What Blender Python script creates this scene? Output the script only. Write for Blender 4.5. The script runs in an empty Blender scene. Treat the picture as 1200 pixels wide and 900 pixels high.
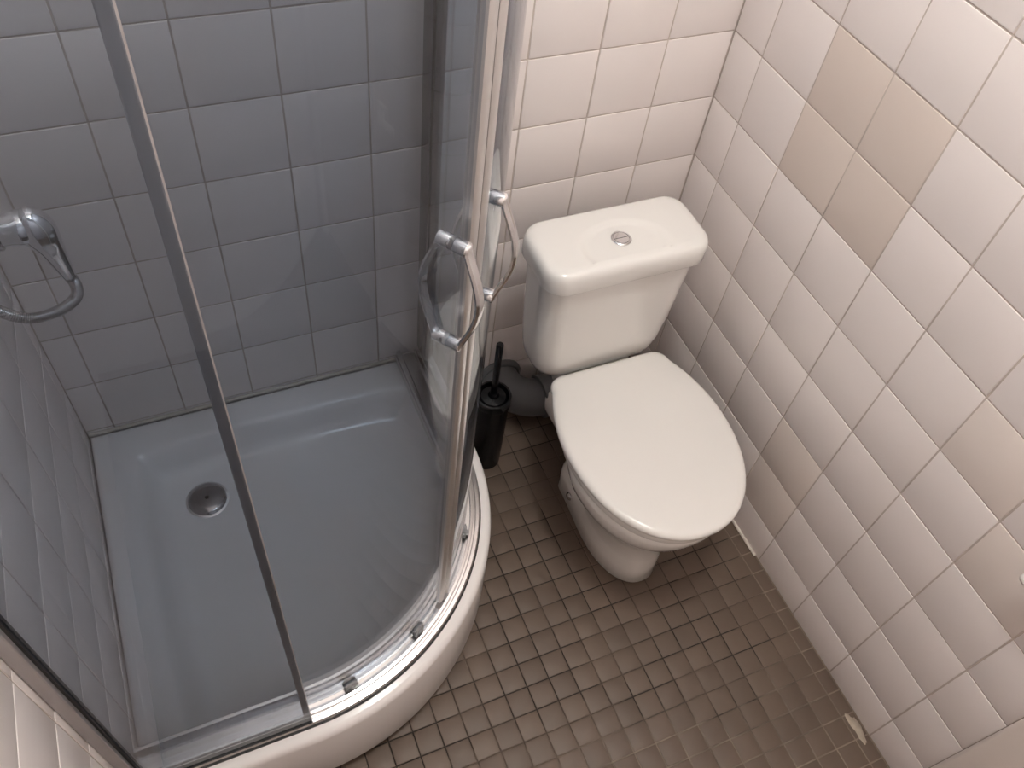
import bpy, math, random
from mathutils import Matrix, Vector

random.seed(7)
PI = math.pi
sc = bpy.context.scene
COL = sc.collection

# ------------------------------------------------------------------ camera
CAM = Vector((-1.12977, -1.28379, 1.88880))
RT = Vector((0.916401, -0.387289, 0.101078))
UP = Vector((0.249322, 0.749878, 0.612798))
FW = Vector((0.313126, 0.536367, -0.783749))
FOC = 995.53
cd = bpy.data.cameras.new('camera')
cd.sensor_fit = 'HORIZONTAL'; cd.sensor_width = 36.0
cd.lens = FOC / 1200.0 * 36.0
cd.clip_start = 0.02
cam = bpy.data.objects.new('camera', cd); COL.objects.link(cam)
m = Matrix((RT, UP, -FW)).transposed().to_4x4(); m.translation = CAM
cam.matrix_world = m
sc.camera = cam

# ------------------------------------------------------------------ world, exposure
w = bpy.data.worlds.new('world'); sc.world = w; w.use_nodes = True
w.node_tree.nodes['Background'].inputs[0].default_value = (0.05, 0.05, 0.055, 1)
w.node_tree.nodes['Background'].inputs[1].default_value = 0.3
sc.view_settings.view_transform = 'Standard'
sc.view_settings.look = 'None'
sc.view_settings.gamma = 1.0
sc.view_settings.use_curve_mapping = False
sc.view_settings.exposure = 0.0
try:
    sc.cycles.use_denoising = True
    sc.cycles.max_bounces = 12; sc.cycles.diffuse_bounces = 6; sc.cycles.glossy_bounces = 6
    sc.cycles.transparent_max_bounces = 32
    sc.cycles.caustics_reflective = False
except Exception:
    pass
LAMP = (-0.64, -0.85, 2.56)          # the two globes of the ceiling lamp hang around here
LAMP_STRENGTH = 266.0
LAMP_COLOR = (1.0, 1.015, 0.985)

# ------------------------------------------------------------------ room numbers (metres)
XL, YF, ZC = -1.43, -1.95, 2.67       # left wall, front wall, ceiling; back wall y=0, right wall x=0
TP = 0.152                            # wall tile pitch
ZROWS = [0.11361 + TP * k for k in range(-1, 17)]
QC = (-1.13, -0.304)                  # centre of the shower quadrant
DOOR_Y = -1.272

# ------------------------------------------------------------------ materials
def nt(name):
    mt = bpy.data.materials.new(name); mt.use_nodes = True
    return mt, mt.node_tree.nodes, mt.node_tree.links, mt.node_tree.nodes['Principled BSDF']

def flat(name, col, rough=0.5, metal=0.0, spec=0.5, coat=0.0, var=0.0, scale=12.0, bump=0.0):
    mt, N, L, b = nt(name)
    b.inputs['Roughness'].default_value = rough
    b.inputs['Metallic'].default_value = metal
    b.inputs['Specular IOR Level'].default_value = spec
    b.inputs['Coat Weight'].default_value = coat
    b.inputs['Coat Roughness'].default_value = 0.04
    tc = N.new('ShaderNodeTexCoord')
    nz = N.new('ShaderNodeTexNoise'); nz.inputs['Scale'].default_value = scale; nz.inputs['Detail'].default_value = 4
    L.new(tc.outputs['Object'], nz.inputs['Vector'])
    rp = N.new('ShaderNodeValToRGB')
    rp.color_ramp.elements[0].position = 0.3; rp.color_ramp.elements[1].position = 0.7
    rp.color_ramp.elements[0].color = tuple(c * (1 - var) for c in col) + (1,)
    rp.color_ramp.elements[1].color = tuple(min(1, c * (1 + var)) for c in col) + (1,)
    L.new(nz.outputs['Fac'], rp.inputs['Fac']); L.new(rp.outputs['Color'], b.inputs['Base Color'])
    if bump:
        bp = N.new('ShaderNodeBump'); bp.inputs['Strength'].default_value = bump; bp.inputs['Distance'].default_value = 0.002
        L.new(nz.outputs['Fac'], bp.inputs['Height']); L.new(bp.outputs['Normal'], b.inputs['Normal'])
    return mt

def tile_mat(name, col, rough, amp, tint, bump=0.08, nscale=9.0):
    """glazed tile: every tile object gets its own slight shade, with a faint mottling"""
    mt, N, L, b = nt(name)
    oi = N.new('ShaderNodeObjectInfo')
    tc = N.new('ShaderNodeTexCoord')
    nz = N.new('ShaderNodeTexNoise'); nz.noise_dimensions = '4D'
    nz.inputs['Scale'].default_value = nscale; nz.inputs['Detail'].default_value = 3
    mw = N.new('ShaderNodeMath'); mw.operation = 'MULTIPLY'; mw.inputs[1].default_value = 37.0
    L.new(oi.outputs['Random'], mw.inputs[0]); L.new(mw.outputs[0], nz.inputs['W'])
    L.new(tc.outputs['Object'], nz.inputs['Vector'])
    m1 = N.new('ShaderNodeMix'); m1.data_type = 'RGBA'
    m1.inputs['A'].default_value = tuple(c * (1 - amp) for c in col) + (1,)
    m1.inputs['B'].default_value = tuple(min(1, c * (1 + amp)) for c in col) + (1,)
    L.new(oi.outputs['Random'], m1.inputs['Factor'])
    m2 = N.new('ShaderNodeMix'); m2.data_type = 'RGBA'
    mr = N.new('ShaderNodeMapRange'); mr.inputs['From Min'].default_value = 0.45; mr.inputs['From Max'].default_value = 0.8
    mr.inputs['To Max'].default_value = 0.35
    L.new(nz.outputs['Fac'], mr.inputs['Value']); L.new(mr.outputs['Result'], m2.inputs['Factor'])
    L.new(m1.outputs['Result'], m2.inputs['A']); m2.inputs['B'].default_value = tuple(tint) + (1,)
    L.new(m2.outputs['Result'], b.inputs['Base Color'])
    b.inputs['Roughness'].default_value = rough
    b.inputs['Specular IOR Level'].default_value = 0.45
    bp = N.new('ShaderNodeBump'); bp.inputs['Strength'].default_value = bump; bp.inputs['Distance'].default_value = 0.004
    L.new(nz.outputs['Fac'], bp.inputs['Height']); L.new(bp.outputs['Normal'], b.inputs['Normal'])
    return mt

M_TILE = tile_mat('white_wall_tile', (0.82, 0.755, 0.735), 0.28, 0.02, (0.80, 0.735, 0.70), bump=0.015)
M_BEIGE = tile_mat('beige_wall_tile', (0.69, 0.60, 0.545), 0.30, 0.015, (0.66, 0.575, 0.52), bump=0.015)
M_CREAM = tile_mat('cream_wall_tile', (0.765, 0.685, 0.64), 0.30, 0.02, (0.74, 0.66, 0.61), bump=0.015)
M_GROUT = flat('wall_grout', (0.54, 0.465, 0.42), 0.85, var=0.14, scale=14)
M_MOSAIC = tile_mat('brown_floor_tile', (0.116, 0.082, 0.061), 0.48, 0.10, (0.098, 0.067, 0.049), bump=0.15, nscale=26.0)

def floor_grout():
    mt, N, L, b = nt('floor_grout')
    tc = N.new('ShaderNodeTexCoord')
    def noise(scale, lo, hi):
        nz = N.new('ShaderNodeTexNoise'); nz.inputs['Scale'].default_value = scale; nz.inputs['Detail'].default_value = 3
        L.new(tc.outputs['Object'], nz.inputs['Vector'])
        mr = N.new('ShaderNodeMapRange'); mr.inputs['From Min'].default_value = lo; mr.inputs['From Max'].default_value = hi
        L.new(nz.outputs['Fac'], mr.inputs['Value']); return mr.outputs['Result']
    def mix(f, a, c):
        mx = N.new('ShaderNodeMix'); mx.data_type = 'RGBA'
        L.new(f, mx.inputs['Factor'])
        for k, v in (('A', a), ('B', c)):
            if isinstance(v, tuple): mx.inputs[k].default_value = v + (1,)
            else: L.new(v, mx.inputs[k])
        return mx.outputs['Result']
    def rng(sock, a, c):
        mr = N.new('ShaderNodeMapRange'); mr.inputs['From Min'].default_value = a; mr.inputs['From Max'].default_value = c
        L.new(sock, mr.inputs['Value']); return mr.outputs['Result']
    def op(k, a, c):
        n = N.new('ShaderNodeMath'); n.operation = k; n.use_clamp = True
        L.new(a, n.inputs[0])
        if hasattr(c, 'name'): L.new(c, n.inputs[1])
        else: n.inputs[1].default_value = c
        return n.outputs[0]
    sep = N.new('ShaderNodeSeparateXYZ'); L.new(tc.outputs['Object'], sep.inputs[0])
    base = mix(noise(7.0, 0.47, 0.60), (0.028, 0.020, 0.015), (0.100, 0.073, 0.055))
    # newer, pale grout: the strip by the right wall and the joints nearer the door
    near_wall = rng(sep.outputs['X'], -0.045, -0.030)
    near_door = op('MULTIPLY', rng(sep.outputs['Y'], -0.93, -1.0), noise(4.5, 0.40, 0.56))
    pale = op('MULTIPLY', op('MAXIMUM', near_wall, near_door), 0.85)
    L.new(mix(pale, base, (0.27, 0.215, 0.17)), b.inputs['Base Color'])
    b.inputs['Roughness'].default_value = 0.8
    return mt
M_FGROUT = floor_grout()
M_CERAMIC = flat('white_sanitary_ceramic', (0.79, 0.77, 0.74), 0.10, spec=0.5, coat=0.5, var=0.005)
M_SEAT = flat('white_seat_plastic', (0.76, 0.735, 0.705), 0.22, spec=0.5, var=0.004)
M_ACRYL = flat('white_tray_acrylic', (0.84, 0.81, 0.80), 0.16, spec=0.5, var=0.01, scale=5)
M_CHROME = flat('chrome', (0.80, 0.80, 0.81), 0.07, metal=1.0, var=0.01)
M_ALU = flat('polished_aluminium', (0.78, 0.77, 0.77), 0.20, metal=1.0, var=0.04, scale=40)
M_SATIN = flat('satin_aluminium', (0.80, 0.79, 0.785), 0.38, metal=1.0, var=0.02, scale=30)
M_DARKCHROME = flat('dark_chrome', (0.16, 0.155, 0.16), 0.12, metal=1.0, var=0.03)
M_DRAIN = flat('dark_polished_drain', (0.33, 0.32, 0.325), 0.12, metal=1.0, var=0.03)
M_STEEL = flat('brushed_steel', (0.45, 0.44, 0.44), 0.18, metal=1.0, var=0.03)
M_DARKALU = flat('grey_door_profile', (0.42, 0.40, 0.405), 0.35, metal=0.5, var=0.05)
M_BLACK = flat('black_brush_plastic', (0.005, 0.005, 0.006), 0.25, spec=0.3, var=0.1)
M_RUBBER = flat('black_rubber_seal', (0.012, 0.012, 0.013), 0.5, var=0.1)
M_GREY = flat('grey_pipe_plastic', (0.11, 0.11, 0.115), 0.45, var=0.04)
M_ROLLER = flat('grey_roller_plastic', (0.30, 0.30, 0.31), 0.4, var=0.3, scale=90)
M_SEALC = flat('pale_silicone', (0.62, 0.57, 0.51), 0.5, var=0.08, scale=30)
M_CEIL = flat('white_ceiling_paint', (0.78, 0.76, 0.73), 0.8, var=0.01)
M_DOORW = flat('white_door_paint', (0.88, 0.80, 0.745), 0.3, var=0.01)
M_PAPERW = flat('white_plastic', (0.80, 0.77, 0.73), 0.35, var=0.01)
M_SMEAR = flat('dried_cement', (0.40, 0.34, 0.275), 0.9, var=0.2, scale=60, bump=0.6)

def glass_mat():
    """grey tinted safety glass: a clear tint with a mirror share that grows towards grazing angles"""
    mt = bpy.data.materials.new('tinted_glass'); mt.use_nodes = True
    N, L = mt.node_tree.nodes, mt.node_tree.links
    for n in list(N): N.remove(n)
    out = N.new('ShaderNodeOutputMaterial')
    tr = N.new('ShaderNodeBsdfTransparent'); tr.inputs[0].default_value = (0.672, 0.714, 0.762, 1)
    gl = N.new('ShaderNodeBsdfGlossy'); gl.inputs['Roughness'].default_value = 0.02
    gl.inputs['Color'].default_value = (0.95, 0.95, 0.95, 1)
    ge = N.new('ShaderNodeNewGeometry')
    dt = N.new('ShaderNodeVectorMath'); dt.operation = 'DOT_PRODUCT'
    L.new(ge.outputs['Normal'], dt.inputs[0]); L.new(ge.outputs['Incoming'], dt.inputs[1])
    ab = N.new('ShaderNodeMath'); ab.operation = 'ABSOLUTE'; L.new(dt.outputs['Value'], ab.inputs[0])
    om = N.new('ShaderNodeMath'); om.operation = 'SUBTRACT'; om.inputs[0].default_value = 1.0; L.new(ab.outputs[0], om.inputs[1])
    pw = N.new('ShaderNodeMath'); pw.operation = 'POWER'; pw.inputs[1].default_value = 5.0; L.new(om.outputs[0], pw.inputs[0])
    ml = N.new('ShaderNodeMath'); ml.operation = 'MULTIPLY_ADD'; ml.inputs[1].default_value = 0.96; ml.inputs[2].default_value = 0.04
    L.new(pw.outputs[0], ml.inputs[0])
    mx = N.new('ShaderNodeMixShader')
    L.new(ml.outputs[0], mx.inputs[0]); L.new(tr.outputs[0], mx.inputs[1]); L.new(gl.outputs[0], mx.inputs[2])
    L.new(mx.outputs[0], out.inputs['Surface'])
    return mt
M_GLASS = glass_mat()

def emis(name, col, s):
    mt = bpy.data.materials.new(name); mt.use_nodes = True
    N, L = mt.node_tree.nodes, mt.node_tree.links
    b = N['Principled BSDF']; b.inputs['Base Color'].default_value = (.9, .9, .88, 1)
    b.inputs['Emission Color'].default_value = tuple(col) + (1,); b.inputs['Emission Strength'].default_value = s
    return mt
M_LAMP = emis('lit_lamp_globe', LAMP_COLOR, LAMP_STRENGTH)

# ------------------------------------------------------------------ mesh helpers
class MB:
    def __init__(s): s.v = []; s.f = []
    def quadgrid(s, rings, closed=True, cap0=False, cap1=False):
        o = len(s.v); n = len(rings[0])
        for r in rings: s.v += [tuple(p) for p in r]
        for i in range(len(rings) - 1):
            a, b = o + i * n, o + (i + 1) * n
            for j in range(n if closed else n - 1):
                k = (j + 1) % n
                s.f.append((a + j, a + k, b + k, b + j))
        if cap0: s.f.append(tuple(o + j for j in reversed(range(n))))
        if cap1: s.f.append(tuple(o + (len(rings) - 1) * n + j for j in range(n)))
        return s
    def box(s, x0, x1, y0, y1, z0, z1, bev=0.0):
        if bev <= 0:
            o = len(s.v)
            s.v += [(x, y, z) for z in (z0, z1) for y in (y0, y1) for x in (x0, x1)]
            for f in ((0, 2, 3, 1), (4, 5, 7, 6), (0, 1, 5, 4), (2, 6, 7, 3), (0, 4, 6, 2), (1, 3, 7, 5)):
                s.f.append(tuple(o + i for i in f))
            return s
        cx, cy, hx, hy = (x0 + x1) / 2, (y0 + y1) / 2, (x1 - x0) / 2, (y1 - y0) / 2
        def rr(d, z): return [(x, y, z) for x, y in rrect(cx, cy, hx - d, hy - d, max(bev - d, 1e-4), 4)]
        b = bev
        rings = []
        for a in (0, 30, 60, 90):
            t = math.radians(a); rings.append(rr(b * (1 - math.sin(t)), z0 + b * (1 - math.cos(t))))
        for a in (90, 60, 30, 0):
            t = math.radians(a); rings.append(rr(b * (1 - math.sin(t)), z1 - b * (1 - math.cos(t))))
        return s.quadgrid(rings, True, True, True)
    def tube(s, pts, rad, n=12, caps=True):
        pts = [Vector(p) for p in pts]
        rads = rad if isinstance(rad, (list, tuple)) else [rad] * len(pts)
        t0 = (pts[1] - pts[0]).normalized()
        ref = Vector((0, 0, 1)) if abs(t0.z) < 0.9 else Vector((1, 0, 0))
        u = t0.cross(ref).normalized(); rings = []
        for i, p in enumerate(pts):
            t = (pts[min(i + 1, len(pts) - 1)] - pts[max(i - 1, 0)]).normalized()
            u = (u - t * u.dot(t)).normalized(); v = t.cross(u)
            rings.append([p + (u * math.cos(2 * PI * k / n) + v * math.sin(2 * PI * k / n)) * rads[i] for k in range(n)])
        return s.quadgrid(rings, True, caps, caps)
    def lathe(s, prof, c, n=32, axis='Z'):
        rings = []
        for r, h in prof:
            ring = []
            for k in range(n):
                a = 2 * PI * k / n; x, y = r * math.cos(a), r * math.sin(a)
                if axis == 'Z': ring.append((c[0] + x, c[1] + y, c[2] + h))
                elif axis == 'X': ring.append((c[0] + h, c[1] + x, c[2] + y))
                else: ring.append((c[0] + y, c[1] + h, c[2] + x))
            rings.append(ring)
        return s.quadgrid(rings, True, True, True)
    def build(s, name, mat, parent=None, smooth=35):
        me = bpy.data.meshes.new(name); me.from_pydata([tuple(p) for p in s.v], [], s.f); me.update()
        import bmesh
        bm = bmesh.new(); bm.from_mesh(me)
        bmesh.ops.remove_doubles(bm, verts=bm.verts, dist=1e-6)
        bmesh.ops.recalc_face_normals(bm, faces=bm.faces)
        bm.to_mesh(me); bm.free()
        if smooth:
            me.shade_smooth(); me.set_sharp_from_angle(angle=math.radians(smooth))
        me.materials.append(mat)
        o = bpy.data.objects.new(name, me); COL.objects.link(o)
        if parent:
            o.parent = parent
            o.matrix_parent_inverse = Matrix.Translation(-parent.location)
        return o

def rrect(cx, cy, hx, hy, r, n=6):
    out = []
    for k, (sx, sy) in enumerate(((1, 1), (-1, 1), (-1, -1), (1, -1))):
        for i in range(n + 1):
            a = math.radians(90 * k + 90 * i / n)
            out.append((cx + sx * (hx - r) + r * math.cos(a), cy + sy * (hy - r) + r * math.sin(a)))
    return out

def tag(o, label, cat, group=None):
    o['label'] = label; o['category'] = cat
    if group: o['group'] = group
    return o
def struct(o, label=None):
    o['kind'] = 'structure'
    if label: o['label'] = label
    return o
def empty(name, loc):
    o = bpy.data.objects.new(name, None); COL.objects.link(o); o.location = loc; o.empty_display_size = 0.05
    return o

# ------------------------------------------------------------------ tiles
_tc = {}
def tile_mesh(name, wd, ht, th, bev, mat):
    key = (name, round(wd, 4), round(ht, 4), mat.name)
    if key in _tc: return _tc[key]
    a, b = wd / 2, ht / 2
    v, f = [], []
    for x, y, z in ((a, b, -th), (a, b, -bev), (a - bev * .4, b - bev * .4, -bev * .3), (a - bev * 1.3, b - bev * 1.3, 0)):
        v += [(-x, -y, z), (x, -y, z), (x, y, z), (-x, y, z)]
    for i in range(3):
        for j in range(4):
            k = (j + 1) % 4; f.append((i * 4 + j, i * 4 + k, i * 4 + 4 + k, i * 4 + 4 + j))
    f.append((12, 13, 14, 15))
    me = bpy.data.meshes.new(name); me.from_pydata(v, [], f); me.update()
    me.shade_smooth(); me.set_sharp_from_angle(angle=math.radians(50))
    me.materials.append(mat); _tc[key] = me
    return me

def lay(parent, name, U, V, fn, n, th, gap, bev, matf, skip=None, jit=0.0004, tilt=0.18):
    """U, V: sorted joint lines; fn(u, v) -> point on the tile face; n: outward normal"""
    e = 1e-3
    for i in range(len(U) - 1):
        for j in range(len(V) - 1):
            w0, h0 = U[i + 1] - U[i] - gap, V[j + 1] - V[j] - gap
            if w0 < 0.008 or h0 < 0.008: continue
            u, v = (U[i] + U[i + 1]) / 2, (V[j] + V[j + 1]) / 2
            if skip and skip(u, v): continue
            p = Vector(fn(u, v)); eu = (Vector(fn(u + e, v)) - p).normalized(); ev = (Vector(fn(u, v + e)) - p).normalized()
            nn = Vector(n)
            if eu.cross(ev).dot(nn) < 0: eu = -eu
            o = bpy.data.objects.new(name, tile_mesh(name, w0, h0, th, bev, matf(i, j, u, v)))
            COL.objects.link(o); o.parent = parent
            mm = Matrix((eu, ev, nn)).transposed().to_4x4()
            mm.translation = p + nn * random.uniform(-jit, jit * .4)
            t = math.radians(tilt)
            o.matrix_local = mm @ Matrix.Rotation(random.uniform(-t, t), 4, 'X') @ Matrix.Rotation(random.uniform(-t, t), 4, 'Y')

def lines(start, pitch, lo, hi, sgn):
    """joint lines start + k*pitch*sgn clipped to [lo, hi], ends included"""
    out = [lo, hi]; k = -40
    while k < 80:
        x = start + sgn * pitch * k
        if lo + 0.004 < x < hi - 0.004: out.append(x)
        k += 1
    return sorted(out)

REC = 0.0016
XB = lines(-0.15594, TP, XL, 0, -1)
YR = lines(-0.09963, TP, DOOR_Y, 0, -1)
YLW = lines(-0.802, TP, YF, 0, 1)
ZR = lines(0.11361, TP, 0, ZC, 1)

wall_back = struct(MB().box(XL - .1, .1, REC, .12, -.05, ZC + .05).build('wall_back', M_GROUT, smooth=0))
lay(wall_back, 'tile', XB, ZR, lambda u, v: (u, 0, v), (0, -1, 0), .006, .0035, .0009, lambda i, j, u, v: M_TILE)

BEIGE = {(2, 0), (3, 0), (2, 1), (3, 1)}       # columns and rows counted from the corner and from the 1.18 m joint
CREAM = {(6, 2), (4, 5), (4, 6), (7, 3), (8, 2)}
def right_mat(i, j, u, v):
    c = int(math.floor((-u - 0.09963) / TP)) + 1
    r = int(math.floor((0.11361 + TP * 7 - v) / TP))
    if (c, r) in BEIGE: return M_BEIGE
    if (c, r) in CREAM: return M_CREAM
    return M_TILE
# right wall: solid beside the toilet, above the door and in front of it
mb = MB().box(REC, .12, DOOR_Y, .0, -.05, ZC + .05).box(REC, .12, YF, DOOR_Y - .0, 2.08, ZC + .05)
wall_right = struct(mb.build('wall_right', M_GROUT, smooth=0))
lay(wall_right, 'tile', YR, ZR, lambda u, v: (0, u, v), (-1, 0, 0), .006, .0035, .0009, right_mat, tilt=.22)
wall_left = struct(MB().box(XL - .12, XL - REC, YF, .0, -.05, ZC + .05).build('wall_left', M_GROUT, smooth=0))
lay(wall_left, 'tile', [y for y in YLW if y > -1.3], ZR, lambda u, v: (XL, u, v), (1, 0, 0), .006, .0035, .0009, lambda i, j, u, v: M_TILE)
_lastL = [y for y in YLW if y > -1.3][0]
wf = struct(MB().box(XL - .12, .12, YF - .1, YF, -.05, ZC + .05).build('wall_front', M_TILE, smooth=0))
MB().box(XL - .004, XL, YF, _lastL, 0, ZC).build('tiled_panel', M_TILE, wall_left, smooth=0)
ceiling = struct(MB().box(XL - .12, .12, YF - .1, .12, ZC, ZC + .1).build('ceiling', M_CEIL, smooth=0))

# floor with small square tiles
floor = struct(MB().box(XL - .12, .12, YF - .1, .12, -.08, -.0012).build('floor', M_FGROUT, smooth=0))
FXS = lines(-0.0345, 0.0534, XL, 0, -1)
FYS = lines(-0.045, 0.0531, YF, 0, -1)
def in_tray(x, y, d=0.03):
    if y < -0.807 + d or x > -0.627 - d: return False
    if x > QC[0] and y < QC[1]: return math.hypot(x - QC[0], y - QC[1]) < 0.503 - d
    return True
cand = []
for i in range(len(FXS) - 1):
    for j in range(len(FYS) - 1):
        x, y = (FXS[i] + FXS[i + 1]) / 2, (FYS[j] + FYS[j + 1]) / 2
        d = Vector((x, y, 0)) - CAM; z = d.dot(FW)
        px, py = 600 + FOC * d.dot(RT) / z, 450 - FOC * d.dot(UP) / z
        vis = z > 0 and -20 < px < 1220 and -20 < py < 920 and not in_tray(x, y)
        if -0.385 < x < -0.235 and -0.62 < y < -0.25: vis = False
        cand.append((0 if vis else 1, d.length, i, j))
cand.sort()
single = {(i, j) for k, (a, d, i, j) in enumerate(cand) if k < 300 and a == 0}
fidx = {}
for i in range(len(FXS) - 1):
    for j in range(len(FYS) - 1): fidx[(round((FXS[i] + FXS[i + 1]) / 2, 4), round((FYS[j] + FYS[j + 1]) / 2, 4))] = (i, j)
lay(floor, 'tile', FXS, FYS, lambda u, v: (u, v, 0), (0, 0, 1), .005, .0028, .0009, lambda i, j, u, v: M_MOSAIC,
    skip=lambda u, v: fidx[(round(u, 4), round(v, 4))] not in single, jit=.0003, tilt=.22)
mb = MB()
for a, d, i, j in cand:
    if (i, j) in single: continue
    x0, x1, y0, y1 = FXS[i] + .0014, FXS[i + 1] - .0014, FYS[j] + .0014, FYS[j + 1] - .0014
    if x1 - x0 < .006 or y1 - y0 < .006: continue
    mb.box(x0, x1, y0, y1, -.004, 0)
rest = mb.build('far_tiles', M_MOSAIC, floor, smooth=0); rest['kind'] = 'stuff'
# cement smear and silicone bead at the foot of the right wall
mb = MB(); ring0, ring1, ring2 = [], [], []
for k in range(28):
    a = 2 * PI * k / 28; r = 1 + .35 * math.sin(3 * a + 1) * .6 + random.uniform(-.14, .14)
    dx, dy = .011 * r * math.cos(a), .034 * r * math.sin(a)
    ring0.append((min(-.0165 + dx, -.0005), -1.14 + dy, 0)); ring1.append((min(-.0165 + dx * .8, -.001), -1.14 + dy * .85, .0016))
    ring2.append((-.0165 + dx * .3, -1.14 + dy * .3, .0028 + random.uniform(-.0006, .0006)))
mb.quadgrid([ring0, ring1, ring2], True, False, True).build('cement_smear', M_SMEAR, floor)
mb = MB(); pts = [(-.0022, -.02 - .0355 * k, .0018) for k in range(20)]
mb.tube(pts, [.0040 + random.uniform(-.0008, .0006) for _ in pts], 8).build('silicone_bead', M_SEALC, floor)
mb = MB(); pts = [(x, -.0025, .002) for x in (-.625, -.5, -.35, -.2, -.005)]
mb.tube(pts, .004, 8).build('silicone_bead', M_SEALC, floor)

# ------------------------------------------------------------------ white door in the right wall (its frame shows at the lower right)
door = struct(MB().box(-.020, .075, DOOR_Y - .072, DOOR_Y, 0, 2.08, .008).build('door_1', M_DOORW), 'white painted door frame at the right wall')
MB().box(-.002, .075, DOOR_Y - .1, DOOR_Y - .072, 0, 2.05, .003).build('door_stop', M_DOORW, door)
MB().box(.02, .06, YF + .09, DOOR_Y - .075, .008, 2.05, .003).build('door_leaf', M_DOORW, door)
MB().box(-.012, .075, YF + .002, YF + .088, 0, 2.08, .004).build('door_frame', M_DOORW, door)
MB().box(-.012, .075, YF + .002, DOOR_Y, 2.05, 2.12, .004).build('door_frame', M_DOORW, door)
h = MB(); h.tube([(.02, YF + .16, 1.03), (-.04, YF + .16, 1.03), (-.045, YF + .17, 1.03), (-.045, YF + .28, 1.03)], .009, 10)
h.build('door_handle', M_CHROME, door)

# ------------------------------------------------------------------ shower tray
def poly_tray(off=0.0, rc=0.0):
    """outline of the quadrant tray, moved inwards by off"""
    x0, x1, y0, y1 = XL + .002 + off, -.627 - off, -.807 + off, -.002 - off
    cx, cy = QC; R = .503 - off
    P = [(x1, y1), (x1, cy)]
    for k in range(1, 48):
        a = -PI / 2 * k / 48; P.append((cx + R * math.cos(a), cy + R * math.sin(a)))
    P += [(cx, y0), (x0, y0), (x0, y1)]
    return P
def cast(P, c, a):
    dx, dy = math.cos(a), math.sin(a); best = None
    for i in range(len(P)):
        (ax, ay), (bx, by) = P[i], P[(i + 1) % len(P)]
        ex, ey = bx - ax, by - ay; den = dx * ey - dy * ex
        if abs(den) < 1e-12: continue
        t = ((ax - c[0]) * ey - (ay - c[1]) * ex) / den; s_ = ((ax - c[0]) * dy - (ay - c[1]) * dx) / den
        if t > 0 and -1e-9 <= s_ <= 1 + 1e-9 and (best is None or t < best): best = t
    return best
TC = (-1.05, -.40)
angs = [2 * PI * k / 160 for k in range(160)]
for x, y in ((-.627, -.002), (XL + .002, -.002), (XL + .002, -.807)):
    angs.append(math.atan2(y - TC[1], x - TC[0]) % (2 * PI))
angs = sorted(angs)
def tray_ring(off, z, soft=0.0):
    P = poly_tray(off); r = [cast(P, TC, a) for a in angs]
    if soft:
        Rm = soft     # soften the corners of the basin: p-norm against a round limit
        r = [(x ** -6 + (Rm) ** -6) ** (-1 / 6) for x in r]
    return [(TC[0] + q * math.cos(a), TC[1] + q * math.sin(a), z) for q, a in zip(r, angs)]
def drain_slope(ring, dz): return ring
tray = empty('shower_tray', (-1.03, -.4, 0)); tag(tray, 'white quadrant shower tray with a curved high skirt, behind grey glass', 'shower tray')
rings = [tray_ring(.012, .030), tray_ring(.001, .030), tray_ring(0, .034), tray_ring(0, .238), tray_ring(.002, .247), tray_ring(.007, .2535), tray_ring(.014, .256), tray_ring(.066, .256)]
rings += [tray_ring(.074, .2545, .62), tray_ring(.080, .250, .56), tray_ring(.088, .236, .53), tray_ring(.098, .214, .50), tray_ring(.110, .200, .485), tray_ring(.128, .1935, .465), tray_ring(.16, .1915, .43)]
base = tray_ring(.16, .1915, .43)
for s_ in (.7, .45, .2, .04):
    rings.append([(TC[0] + (p[0] - TC[0]) * s_, TC[1] + (p[1] - TC[1]) * s_, .1915 - .001 * (1 - s_)) for p in base])
MB().quadgrid(rings, True, False, True).build('basin', M_ACRYL, tray, smooth=50)
for fx, fy in ((-1.37, -.07), (-.71, -.07), (-1.37, -.73), (-.82, -.56), (-1.05, -.45)):
    MB().lathe([(.022, 0), (.022, .008), (.008, .012), (.008, .186)], (fx, fy, 0), 12).build('foot', M_RUBBER, tray)
mb = MB(); mb.tube([(XL + .004, -.004, .258), (-.63, -.004, .258)], .0045, 8)
mb.build('silicone_bead', M_SEALC, tray)
DR = (-1.222, -.207)
dr = MB().lathe([(.041, 0), (.041, .003), (.038, .006), (.034, .008), (.02, .0105), (.004, .0112)], (DR[0], DR[1], .1905), 40).build('drain_cover', M_DRAIN, tray)
MB().lathe([(.0045, 0), (.0045, .0006)], (DR[0], DR[1], .2016), 14).build('drain_hole', M_RUBBER, dr)
MB().lathe([(.046, 0), (.046, .002), (.042, .003)], (DR[0], DR[1], .190), 40).build('drain_ring', M_CHROME, dr)

# ------------------------------------------------------------------ shower enclosure
ENC = empty('shower_enclosure', (-1.03, -.4, .256))
tag(ENC, 'quadrant shower enclosure of grey tinted curved glass with chrome handles', 'shower enclosure')
ZB, ZT = .2565, 2.08
def path(r, n=40, x_end=XL + .001, y_end=-.002):
    """plan line of the enclosure at distance r from the quadrant centre, from the left wall to the back wall"""
    P = [(x_end, QC[1] - r), ((x_end + QC[0]) / 2, QC[1] - r)]
    for k in range(n + 1):
        a = -PI / 2 + PI / 2 * k / n; P.append((QC[0] + r * math.cos(a), QC[1] + r * math.sin(a)))
    P += [(QC[0] + r, (QC[1] + y_end) / 2), (QC[0] + r, y_end)]
    return P
def sweep(section, name, mat, parent):
    cols = [path(r) for r, z in section]
    rings = [[(cols[k][i][0], cols[k][i][1], section[k][1]) for k in range(len(section))] for i in range(len(cols[0]))]
    return MB().quadgrid(rings, True, True, True).build(name, mat, parent, smooth=30)
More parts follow.
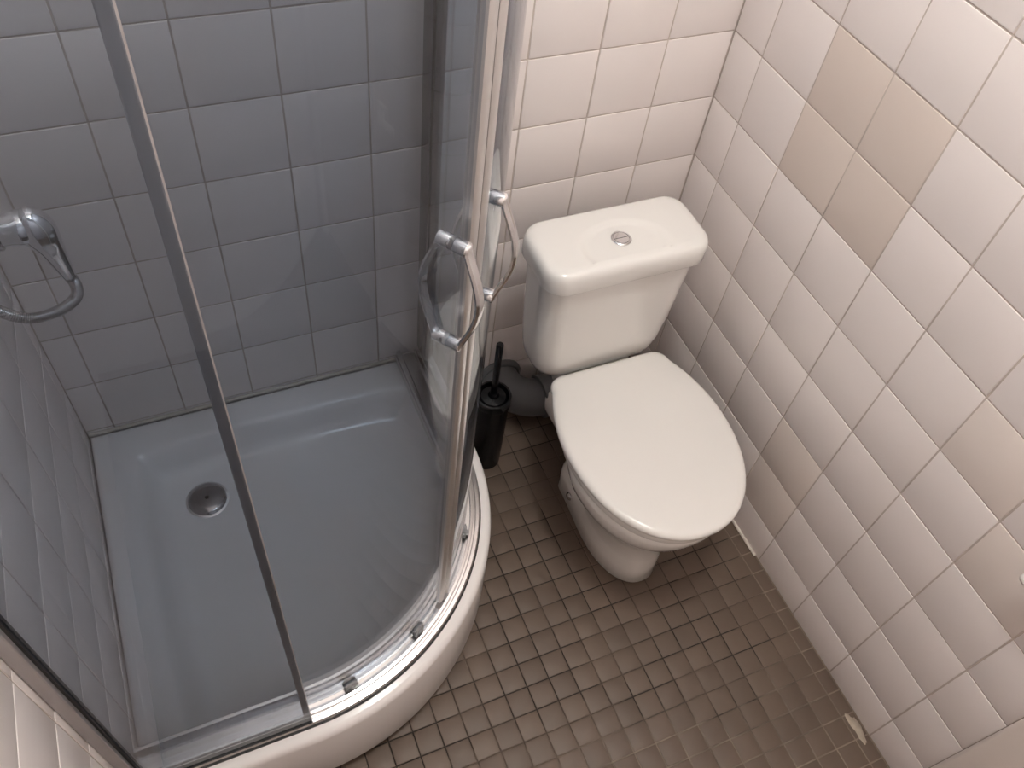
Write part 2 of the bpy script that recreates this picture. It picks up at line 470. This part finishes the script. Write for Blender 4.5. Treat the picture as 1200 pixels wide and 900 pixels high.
# bottom rail: outer lip, roller channel, inner lip
rail = sweep([(.405, ZB), (.477, ZB), (.477, ZB + .010), (.4745, ZB + .014), (.468, ZB + .015), (.4655, ZB + .012), (.462, ZB + .0125),
       (.4605, ZB + .020), (.456, ZB + .021), (.4545, ZB + .008), (.424, ZB + .007), (.421, ZB + .026), (.4185, ZB + .029), (.413, ZB + .029),
       (.4105, ZB + .026), (.409, ZB + .012), (.405, ZB + .010)], 'bottom_rail', M_ALU, ENC)
sweep([(.477, ZB + .0003), (.4795, ZB + .0003), (.4795, ZB + .002), (.477, ZB + .003)], 'rail_seal', M_RUBBER, rail)
sweep([(.405, ZT), (.477, ZT), (.477, ZT + .045), (.405, ZT + .045)], 'top_rail', M_ALU, ENC)
# wall profiles
pl = MB().box(XL + .0005, XL + .018, -.789, -.760, ZB + .0155, ZT, .002).build('wall_profile', M_DARKALU, ENC)
MB().box(XL + .018, XL + .0215, -.781, -.768, ZB + .0155, ZT).build('seal', M_RUBBER, pl)
pr = MB().box(-.6665, -.640, -.046, -.0005, ZB + .030, ZT, .0025).build('wall_profile', M_DARKCHROME, ENC)
MB().box(-.661, -.651, -.0515, -.046, ZB + .030, ZT).build('seal', M_RUBBER, pr)
# fixed panes
def slab(pts, th, z0, z1, name, parent, mat=M_GLASS):
    """pane standing on a plan line, th thick to the left of it"""
    L_, R_ = [], []
    for i, p in enumerate(pts):
        a, b = Vector(pts[max(i - 1, 0)]), Vector(pts[min(i + 1, len(pts) - 1)])
        t = (b - a).normalized(); nn = Vector((-t.y, t.x)); p = Vector(p)
        L_.append(p + nn * th / 2); R_.append(p - nn * th / 2)
    rings = [[(l.x, l.y, z0), (r.x, r.y, z0), (r.x, r.y, z1), (l.x, l.y, z1)] for l, r in zip(L_, R_)]
    return MB().quadgrid(rings, True, True, True).build(name, mat, parent, smooth=30)
GF = .4705
p1 = slab([(XL + .0215, QC[1] - GF), (-1.1325, QC[1] - GF)], .006, ZB + .016, ZT, 'fixed_pane', ENC)
MB().box(-1.1325, -1.1310, -.7780, -.7712, ZB + .016, ZT).build('pane_edge', M_DARKALU, p1, smooth=0)
MB().box(XL + .0215, -1.1310, -.7795, -.7695, ZB + .0150, ZB + .0195).build('bottom_seal', M_RUBBER, p1, smooth=0)
p2 = slab([(QC[0] + GF, QC[1]), (QC[0] + GF, -.0515)], .006, ZB + .016, ZT, 'fixed_pane', ENC)
MB().box(QC[0] + GF - .0035, QC[0] + GF + .0035, QC[1] - .003, QC[1], ZB + .016, ZT).build('pane_edge', M_ALU, p2, smooth=0)
# sliding doors
RD = .4430
def arc(r, a0, a1, n):
    return [(QC[0] + r * math.cos(math.radians(a0 + (a1 - a0) * k / n)), QC[1] + r * math.sin(math.radians(a0 + (a1 - a0) * k / n))) for k in range(n + 1)]
AM = -47.3
DZ0, DZ1 = ZB + .024, ZT - .01
doorL = slab([(QC[0] - .0125, QC[1] - RD)] + arc(RD, -90, AM - 2.4, 40), .005, DZ0, DZ1, 'sliding_door', ENC)
doorR = slab(arc(RD, AM + 2.4, 0, 44) + [(QC[0] + RD, QC[1] + .014)], .005, DZ0, DZ1, 'sliding_door', ENC)
def stile(a0, a1, parent, r0, r1, name='edge_profile', mat=M_SATIN):
    n = 5; rings = []
    for k in range(n + 1):
        a = math.radians(a0 + (a1 - a0) * k / n); s_ = abs(2 * k / n - 1) ** 3 * .003
        c_, s2 = math.cos(a), math.sin(a)
        rings.append([(QC[0] + (r0 + s_) * c_, QC[1] + (r0 + s_) * s2, DZ0), (QC[0] + (r1 - s_) * c_, QC[1] + (r1 - s_) * s2, DZ0),
                      (QC[0] + (r1 - s_) * c_, QC[1] + (r1 - s_) * s2, DZ1), (QC[0] + (r0 + s_) * c_, QC[1] + (r0 + s_) * s2, DZ1)])
    return MB().quadgrid(rings, True, True, True).build(name, mat, parent, smooth=30)
stile(AM - 2.6, AM - .25, doorL, RD - .008, RD + .009)
stile(AM + .25, AM + 2.6, doorR, RD - .008, RD + .009)
stile(AM - .25, AM + .25, doorL, RD - .005, RD + .005, 'magnet_seal', M_RUBBER)
# dark overlap profile where the left door runs behind the fixed pane, and its twin on the right
MB().box(-1.1435, -1.1320, -.7665, -.7590, DZ0, DZ1, .002).build('overlap_profile', M_DARKALU, doorL)
MB().box(QC[0] + RD + .006, QC[0] + RD + .0225, QC[1] + .001, QC[1] + .014, DZ0, DZ1, .002).build('overlap_profile', M_DARKALU, doorR)
# handles: a bow outside and a bow inside, on two posts through the pane
def bow(r0, sgn, a, z0, z1):
    """flat chrome band bulging away from the pane in the plane of the posts"""
    mb = MB(); rings = []; n = 24
    ca, sa = math.cos(a), math.sin(a); tx, ty = -sa, ca
    for k in range(n + 1):
        t = k / n; z = z0 + (z1 - z0) * t
        b = math.sin(PI * t) ** 0.85 if 0 < t < 1 else 0.0
        b = .030 * (math.sin(PI * t) ** 2 * .55 + b * .45)
        # thickness across the tangent of the bow
        dz = (z1 - z0) / n
        def bb(q):
            q = min(max(q, 0), 1); s1 = max(math.sin(PI * q), 0); return .022 * (s1 ** 1.3)
        db = bb(t + 1e-3) - bb(t - 1e-3); L = math.hypot(db, 2e-3 * (z1 - z0))
        nr, nz = 2e-3 * (z1 - z0) / L, -db / L
        rr_ = r0 + sgn * bb(t)
        ring = []
        for u, v in ((-.0060, -.0028), (-.0066, .0), (-.0050, .0028), (0, .0038), (.0050, .0028), (.0066, .0), (.0060, -.0028)):
            R_ = rr_ + sgn * nr * v; Z_ = z + nz * v
            ring.append((QC[0] + R_ * ca + tx * u, QC[1] + R_ * sa + ty * u, Z_))
        rings.append(ring)
    return mb.quadgrid(rings, True, True, True)
def handle(parent, adeg, z0, z1):
    a = math.radians(adeg); ca, sa = math.cos(a), math.sin(a)
    mb = MB()
    for z in (z0, z1):
        for r0, r1 in ((RD + .0026, RD + .019), (RD - .019, RD - .0026)):
            mb.tube([(QC[0] + r * ca, QC[1] + r * sa, z) for r in (r0, r0 + .001, r1 - .001, r1)], [.0082, .0088, .0088, .0080], 16)
    for s_ in (1, -1):
        q = bow(RD + s_ * .017, s_, a, z0 - .004, z1 + .004); o = len(mb.v); mb.v += q.v; mb.f += [tuple(i + o for i in f) for f in q.f]
    mb.build('handle', M_CHROME, parent)
handle(doorL, -53.2, 1.105, 1.262)
handle(doorR, -41.4, 1.105, 1.262)
# rollers in the bottom rail
def roller(parent, adeg, r=.444):
    a = math.radians(adeg); ca, sa = math.cos(a), math.sin(a); tx, ty = -sa, ca
    mb = MB(); c0 = Vector((QC[0] + r * ca, QC[1] + r * sa, ZB + .020))
    n = Vector((ca, sa, 0)); t = Vector((tx, ty, 0)); u = Vector((0, 0, 1))
    mb.tube([c0 - n * .012, c0 - n * .010, c0 + n * .005, c0 + n * .006], [.0110, .0135, .0135, .0115], 18)
    mb.tube([c0 + n * .006, c0 + n * .0095], [.0062, .0052], 12)
    for s_ in (-1, 1):
        mb.tube([c0 + t * .008 * s_ - u * .006, c0 + t * .0095 * s_ + u * .014], [.0042, .0036], 10)
    mb.tube([c0 - t * .009 + u * .013, c0 + t * .009 + u * .013], .004, 10)
    mb.build('roller', M_ROLLER, parent)
roller(doorL, -79.5); roller(doorL, -58.6); roller(doorR, -28.2)

# ------------------------------------------------------------------ toilet
TX = -.312
TOI = empty('toilet', (TX, -.42, 0)); tag(TOI, 'white close-coupled ceramic toilet with closed lid beside the tiled wall', 'toilet')
def egg(hw, yb, yf, hwb, ym, z, n=64, pw=2.15, rb=.035, dx=0.0, yn=None):
    """plan outline: half width hw at ym, rounded front at yf, back edge at yb with half width hwb"""
    R_ = []
    k1 = n // 4                       # front quarter (centre to side), then side to back
    for k in range(k1 + 1):
        a = PI / 2 * k / k1
        R_.append((hw * math.sin(a) ** (2 / pw), ym - (ym - yf) * math.cos(a) ** (2 / pw)))
    k2 = n // 4 - 6
    for k in range(1, k2 + 1):
        t = k / k2; y = ym + (yb - rb - ym) * t
        if yn is None: e = t * t
        else:
            q = min((y - ym) / (yn - ym), 1); e = q * q * (3 - 2 * q)
        R_.append((hw + (hwb - hw) * e, y))
    for k in range(1, 6):
        a = PI / 2 * k / 6
        R_.append((hwb - rb * (1 - math.cos(a)) * 1.0, yb - rb + rb * math.sin(a)))
    R_.append((max(hwb - rb, .004) , yb))
    pts = [(TX + dx + x, y, z) for x, y in R_] + [(TX + dx - x, y, z) for x, y in reversed(R_[1:])]
    return pts
# pan: rim and shelf above, pedestal below
pan = []
for z, hw, yf, ym, yb, hwb, yn in (
        (.001, .086, -.652, -.50, -.32, .080, -.36), (.006, .089, -.656, -.50, -.317, .083, -.36), (.06, .088, -.652, -.50, -.317, .083, -.36),
        (.085, .0885, -.650, -.50, -.318, .082, -.37), (.097, .0885, -.649, -.50, -.312, .070, -.38), (.108, .089, -.648, -.50, -.295, .060, -.38),
        (.16, .097, -.650, -.51, -.22, .058, -.37), (.20, .110, -.660, -.515, -.19, .058, -.36),
        (.235, .130, -.680, -.515, -.170, .062, -.35), (.27, .153, -.704, -.512, -.160, .070, -.34), (.30, .168, -.721, -.508, -.150, .078, -.325),
        (.325, .1755, -.7295, -.505, -.145, .086, -.31), (.345, .1785, -.7340, -.503, -.142, .090, -.305), (.357, .1785, -.7340, -.503, -.142, .092, -.30),
        (.364, .172, -.7265, -.503, -.144, .090, -.30), (.367, .164, -.718, -.503, -.150, .086, -.30)):
    pan.append(egg(hw, yb, yf, hwb, ym, z, yn=yn))
panb = MB().quadgrid(pan, True, True, True).build('pan', M_CERAMIC, TOI, smooth=60)
for s_ in (-1, 1):
    MB().lathe([(.0115, 0), (.0115, -.003 * s_ if False else .003), (.009, .006), (.004, .009)], (0, 0, 0), 18, 'X').build('fixing_cap', M_CHROME, panb)
caps = [o for o in panb.children]
for o, s_ in zip(caps, (-1, 1)):
    if s_ < 0: o.rotation_euler.z = PI
    o.location = (TX + s_ * .0855, -.405, .056)
# outlet spigot and the grey soil pipe behind
MB().tube([(TX, -.33, .105), (TX, -.135, .090)], .046, 24).build('outlet', M_CERAMIC, panb)
seat = MB()
SR = []
for d, z in ((.012, .3685), (.004, .3685), (.001, .374), (.001, .388), (.005, .3965), (.012, .3985)):
    SR.append(egg(.184 - d, -.318 - d, -.742 + d, .128 - d, -.490, z))
seat.quadgrid(SR, True, True, True).build('seat_ring', M_SEAT, TOI, smooth=60)
LR = []
for d, z in ((.010, .3995), (.003, .3995), (.0005, .402), (0, .408), (.0015, .4125), (.005, .4160), (.011, .4180), (.022, .4192), (.05, .4200), (.09, .4206)):
    LR.append(egg(.191 - d, -.287 - d, -.751 + d, .151 - d, -.490, z, pw=2.12))
MB().quadgrid(LR, True, True, True).build('lid', M_SEAT, TOI, smooth=60)
for s_ in (-1, 1):
    MB().lathe([(.010, 0), (.011, .002), (.011, .028), (.009, .030)], (TX + s_ * .078 - .015, -.289, .392), 14, 'X').build('hinge', M_PAPERW, TOI)
# cistern
def cist(hw, yb, yf, r, z, bulge=.0, n=10):
    """rounded box outline, larger radii at the front, slightly bowed front"""
    out = []
    cy = (yb + yf) / 2; hy = (yb - yf) / 2
    for x, y in rrect(TX, cy, hw, hy, min(r, hy * .98), n):
        if y < cy: y -= bulge * (1 - ((x - TX) / hw) ** 2)
        out.append((x, y, z))
    return out
CB = []
for z, hw, yb, yf, r in ((.367, .108, -.160, -.226, .03), (.369, .126, -.152, -.244, .04), (.376, .141, -.146, -.256, .046), (.388, .152, -.142, -.264, .05),
                         (.408, .160, -.140, -.2695, .052), (.44, .1655, -.138, -.273, .052), (.50, .170, -.136, -.276, .050), (.60, .1755, -.135, -.279, .048), (.690, .179, -.134, -.282, .046)):
    CB.append(cist(hw, yb, yf, r, z, .006))
MB().quadgrid(CB, True, True, True).build('cistern', M_CERAMIC, TOI, smooth=60)
# cistern lid with a round shallow dish about the flush button
LID = []
BT = (TX, -.222)
def lidz(x, y, z):
    d = math.hypot((x - BT[0]) / 1.25, (y - BT[1] + .022) / .92)
    t = min(max((d - .064) / .020, 0), 1); t = t * t * (3 - 2 * t)
    return z - .0055 * (1 - t)
def resample(ring, n=176):
    P = ring + [ring[0]]; D = [0]
    for a, b in zip(P, P[1:]): D.append(D[-1] + math.dist(a, b))
    out = []; j = 0
    for k in range(n):
        t = D[-1] * k / n
        while D[j + 1] < t: j += 1
        f = (t - D[j]) / max(D[j + 1] - D[j], 1e-9)
        out.append(tuple(P[j][c] + (P[j + 1][c] - P[j][c]) * f for c in range(3)))
    return out
for d, z in ((.012, .6905), (.002, .6905), (0, .694), (0, .722), (.0012, .7295), (.004, .7360), (.0085, .7405), (.015, .7430), (.024, .7438)):
    LID.append(resample(cist(.1900 - d, -.124 - d * .6, -.296 + d, .046 - d * .6, z, .007, 14)))
top = LID[-1]
for s_ in [1 - .97 * k / 40 for k in range(1, 41)]:
    LID.append([(TX + (p[0] - TX) * s_, -.215 + (p[1] + .215) * s_, lidz(TX + (p[0] - TX) * s_, -.215 + (p[1] + .215) * s_, .7438)) for p in top])
lid_o = MB().quadgrid(LID, True, True, True).build('cistern_lid', M_CERAMIC, TOI, smooth=60)
zb = .7376
bt = MB().lathe([(.0215, 0), (.0215, .0030), (.0195, .0045), (.0175, .0040), (.0172, .0018), (.004, .0018)], (BT[0], BT[1], zb), 40).build('flush_button', M_CHROME, TOI)
for sgn in (-1, 1):
    mb = MB(); r0, r1 = [], []
    c0 = (BT[0], BT[1])
    for k in range(17):
        a = PI * k / 16
        x, y = .0163 * math.cos(a), .0163 * math.sin(a) + .0006
        if k in (0, 16): y = .0006
        r0.append((c0[0] + x, c0[1] + sgn * y, zb + .0018)); r1.append((c0[0] + x * .93, c0[1] + sgn * (y * .93 + .0003), zb + .0042))
    if sgn < 0: r0.reverse(); r1.reverse()
    mb.quadgrid([r0, r1], True, True, True).build('button_half', M_CHROME, bt)

# soil pipe to the back wall
PIPE = empty('soil_pipe', (-.40, -.06, 0)); tag(PIPE, 'grey plastic soil pipe elbow on the floor behind the toilet', 'pipe')
pts = []
for k in range(11):
    a = PI / 2 * k / 10
    pts.append((-.345 - .085 * math.sin(a), -.104 + .085 * (1 - math.cos(a)), .072))
MB().tube([(-.258, -.104, .072), (-.30, -.104, .072)] + pts + [(-.43, -.0015, .072)], .052, 28).build('elbow', M_GREY, PIPE)
MB().tube([(-.352, -.104, .072), (-.350, -.104, .072), (-.305, -.104, .072), (-.303, -.104, .072)], [.056, .060, .060, .056], 28).build('collar', M_GREY, PIPE)
MB().lathe([(.066, 0), (.066, -.005), (.058, -.012)], (-.43, -.0015, .072), 28, 'Y').build('wall_flange', M_GREY, PIPE)

# ------------------------------------------------------------------ toilet brush
BX, BY = -.540, -.196
BR = empty('toilet_brush', (BX, BY, 0)); tag(BR, 'black toilet brush in a tall black cylindrical holder between shower and toilet', 'toilet brush')
MB().lathe([(.036, 0), (.038, .002), (.0395, .10), (.041, .248), (.0445, .252), (.0455, .258), (.0455, .270), (.043, .276), (.038, .277), (.036, .270), (.035, .245), (.034, .01), (.005, .008)], (BX, BY, 0), 40).build('holder', M_BLACK, BR)
MB().lathe([(.033, 0), (.0335, .004), (.030, .010), (.014, .014), (.010, .024)], (BX, BY, .262), 32).build('splash_cap', M_BLACK, BR)
MB().tube([(BX, BY, .02), (BX, BY, .27), (BX + .001, BY + .003, .33), (BX + .002, BY + .006, .452), (BX + .002, BY + .006, .455)], [.0078, .0078, .0085, .0085, .007], 16).build('stick', M_BLACK, BR)

# ------------------------------------------------------------------ shower outlet and hose on the left wall
MX = empty('shower_mixer', (XL, -.25, 1.05)); tag(MX, 'chrome shower fitting with looping flexible hose behind the left glass pane', 'shower fitting')
body = MB().lathe([(.030, .0005), (.032, .004), (.032, .010), (.022, .014), (.022, .052), (.0255, .054), (.0255, .064), (.0225, .066), (.0225, .090), (.0245, .098), (.0245, .108), (.021, .116), (.010, .120)], (XL, -.25, 1.050), 28, 'X').build('body', M_CHROME, MX)
MB().lathe([(.0262, 0), (.0268, .002), (.0268, .008), (.0262, .010)], (XL + .0665, -.25, 1.050), 28, 'X').build('collar', M_STEEL, body)
NP = [(-1.326, -.25, 1.064), (-1.318, -.25, 1.060), (-1.311, -.25, 1.048), (-1.307, -.25, 1.032), (-1.302, -.25, 1.005), (-1.297, -.25, .970), (-1.2945, -.25, .950)]
NR = [.012, .021, .0245, .0240, .0180, .0125, .0100]
def catmull(P, n=14):
    P = [Vector(p) for p in P]; out = []
    for i in range(len(P) - 1):
        a, b, c, d = P[max(i - 1, 0)], P[i], P[i + 1], P[min(i + 2, len(P) - 1)]
        for k in range(n):
            t = k / n
            out.append(.5 * ((2 * b) + (c - a) * t + (2 * a - 5 * b + 4 * c - d) * t * t + (3 * b - a - 3 * c + d) * t ** 3))
    return out + [P[-1]]
nr = [v.x for v in catmull([(r, 0, 0) for r in NR], 6)]
MB().tube(catmull(NP, 6), nr, 28).build('hose_nut', M_CHROME, MX, smooth=60)
hp = [(-1.2945, -.25, .950), (-1.291, -.25, .928), (-1.297, -.25, .905), (-1.318, -.25, .888), (-1.345, -.252, .882), (-1.370, -.254, .886), (-1.395, -.256, .908), (-1.410, -.262, .945), (-1.413, -.275, 1.00), (-1.412, -.29, 1.10), (-1.411, -.30, 1.25), (-1.410, -.30, 1.45), (-1.409, -.30, 1.60)]
cp = catmull(hp, 30)
MB().tube(cp, [.0088 if k % 3 else .0074 for k in range(len(cp))], 12).build('hose', M_STEEL, MX, smooth=60)
hd = MB().lathe([(.012, 0), (.014, .02), (.045, .05), (.046, .058), (.04, .06)], (0, 0, 0), 28).build('shower_head', M_CHROME, MX)
hd.matrix_parent_inverse = Matrix.Translation(-MX.location); hd.location = (-1.400, -.30, 1.60); hd.rotation_euler = (0, math.radians(70), 0)
MB().tube([(XL + .0005, -.30, 1.63), (-1.405, -.30, 1.63)], .018, 16).build('head_bracket', M_CHROME, MX)

# ------------------------------------------------------------------ paper holder on the right wall (only its tip is in view)
PH = empty('paper_holder', (0, -1.16, .72)); tag(PH, 'white paper holder tip on the right tiled wall at the frame edge', 'paper holder')
MB().box(-.012, -.0005, -1.235, -1.165, .700, .760, .004).build('wall_plate', M_PAPERW, PH)
MB().tube([(-.012, -1.20, .736), (-.034, -1.20, .736), (-.042, -1.192, .736), (-.044, -1.16, .736), (-.044, -1.112, .736), (-.044, -1.105, .736), (-.044, -1.1025, .736)], [.010, .010, .011, .0125, .0125, .0110, .008], 16).build('arm', M_PAPERW, PH)

# ------------------------------------------------------------------ ceiling lamp
CL = empty('ceiling_lamp', (LAMP[0], LAMP[1], ZC)); tag(CL, 'ceiling lamp with two glowing white globes above the room', 'lamp')
MB().box(LAMP[0] - .04, LAMP[0] + .04, LAMP[1] - .14, LAMP[1] + .14, ZC - .025, ZC - .0005, .006).build('base', M_PAPERW, CL)
for s_ in (-1, 1):
    MB().tube([(LAMP[0], LAMP[1] + s_ * .085, ZC - .025), (LAMP[0], LAMP[1] + s_ * .085, LAMP[2] + .04)], .014, 12).build('stem', M_CHROME, CL)
    prof = [(.045 * math.sin(PI * k / 14), -.045 * math.cos(PI * k / 14)) for k in range(1, 14)]
    MB().lathe(prof, (LAMP[0], LAMP[1] + s_ * .085, LAMP[2]), 24).build('globe', M_LAMP, CL, smooth=60)
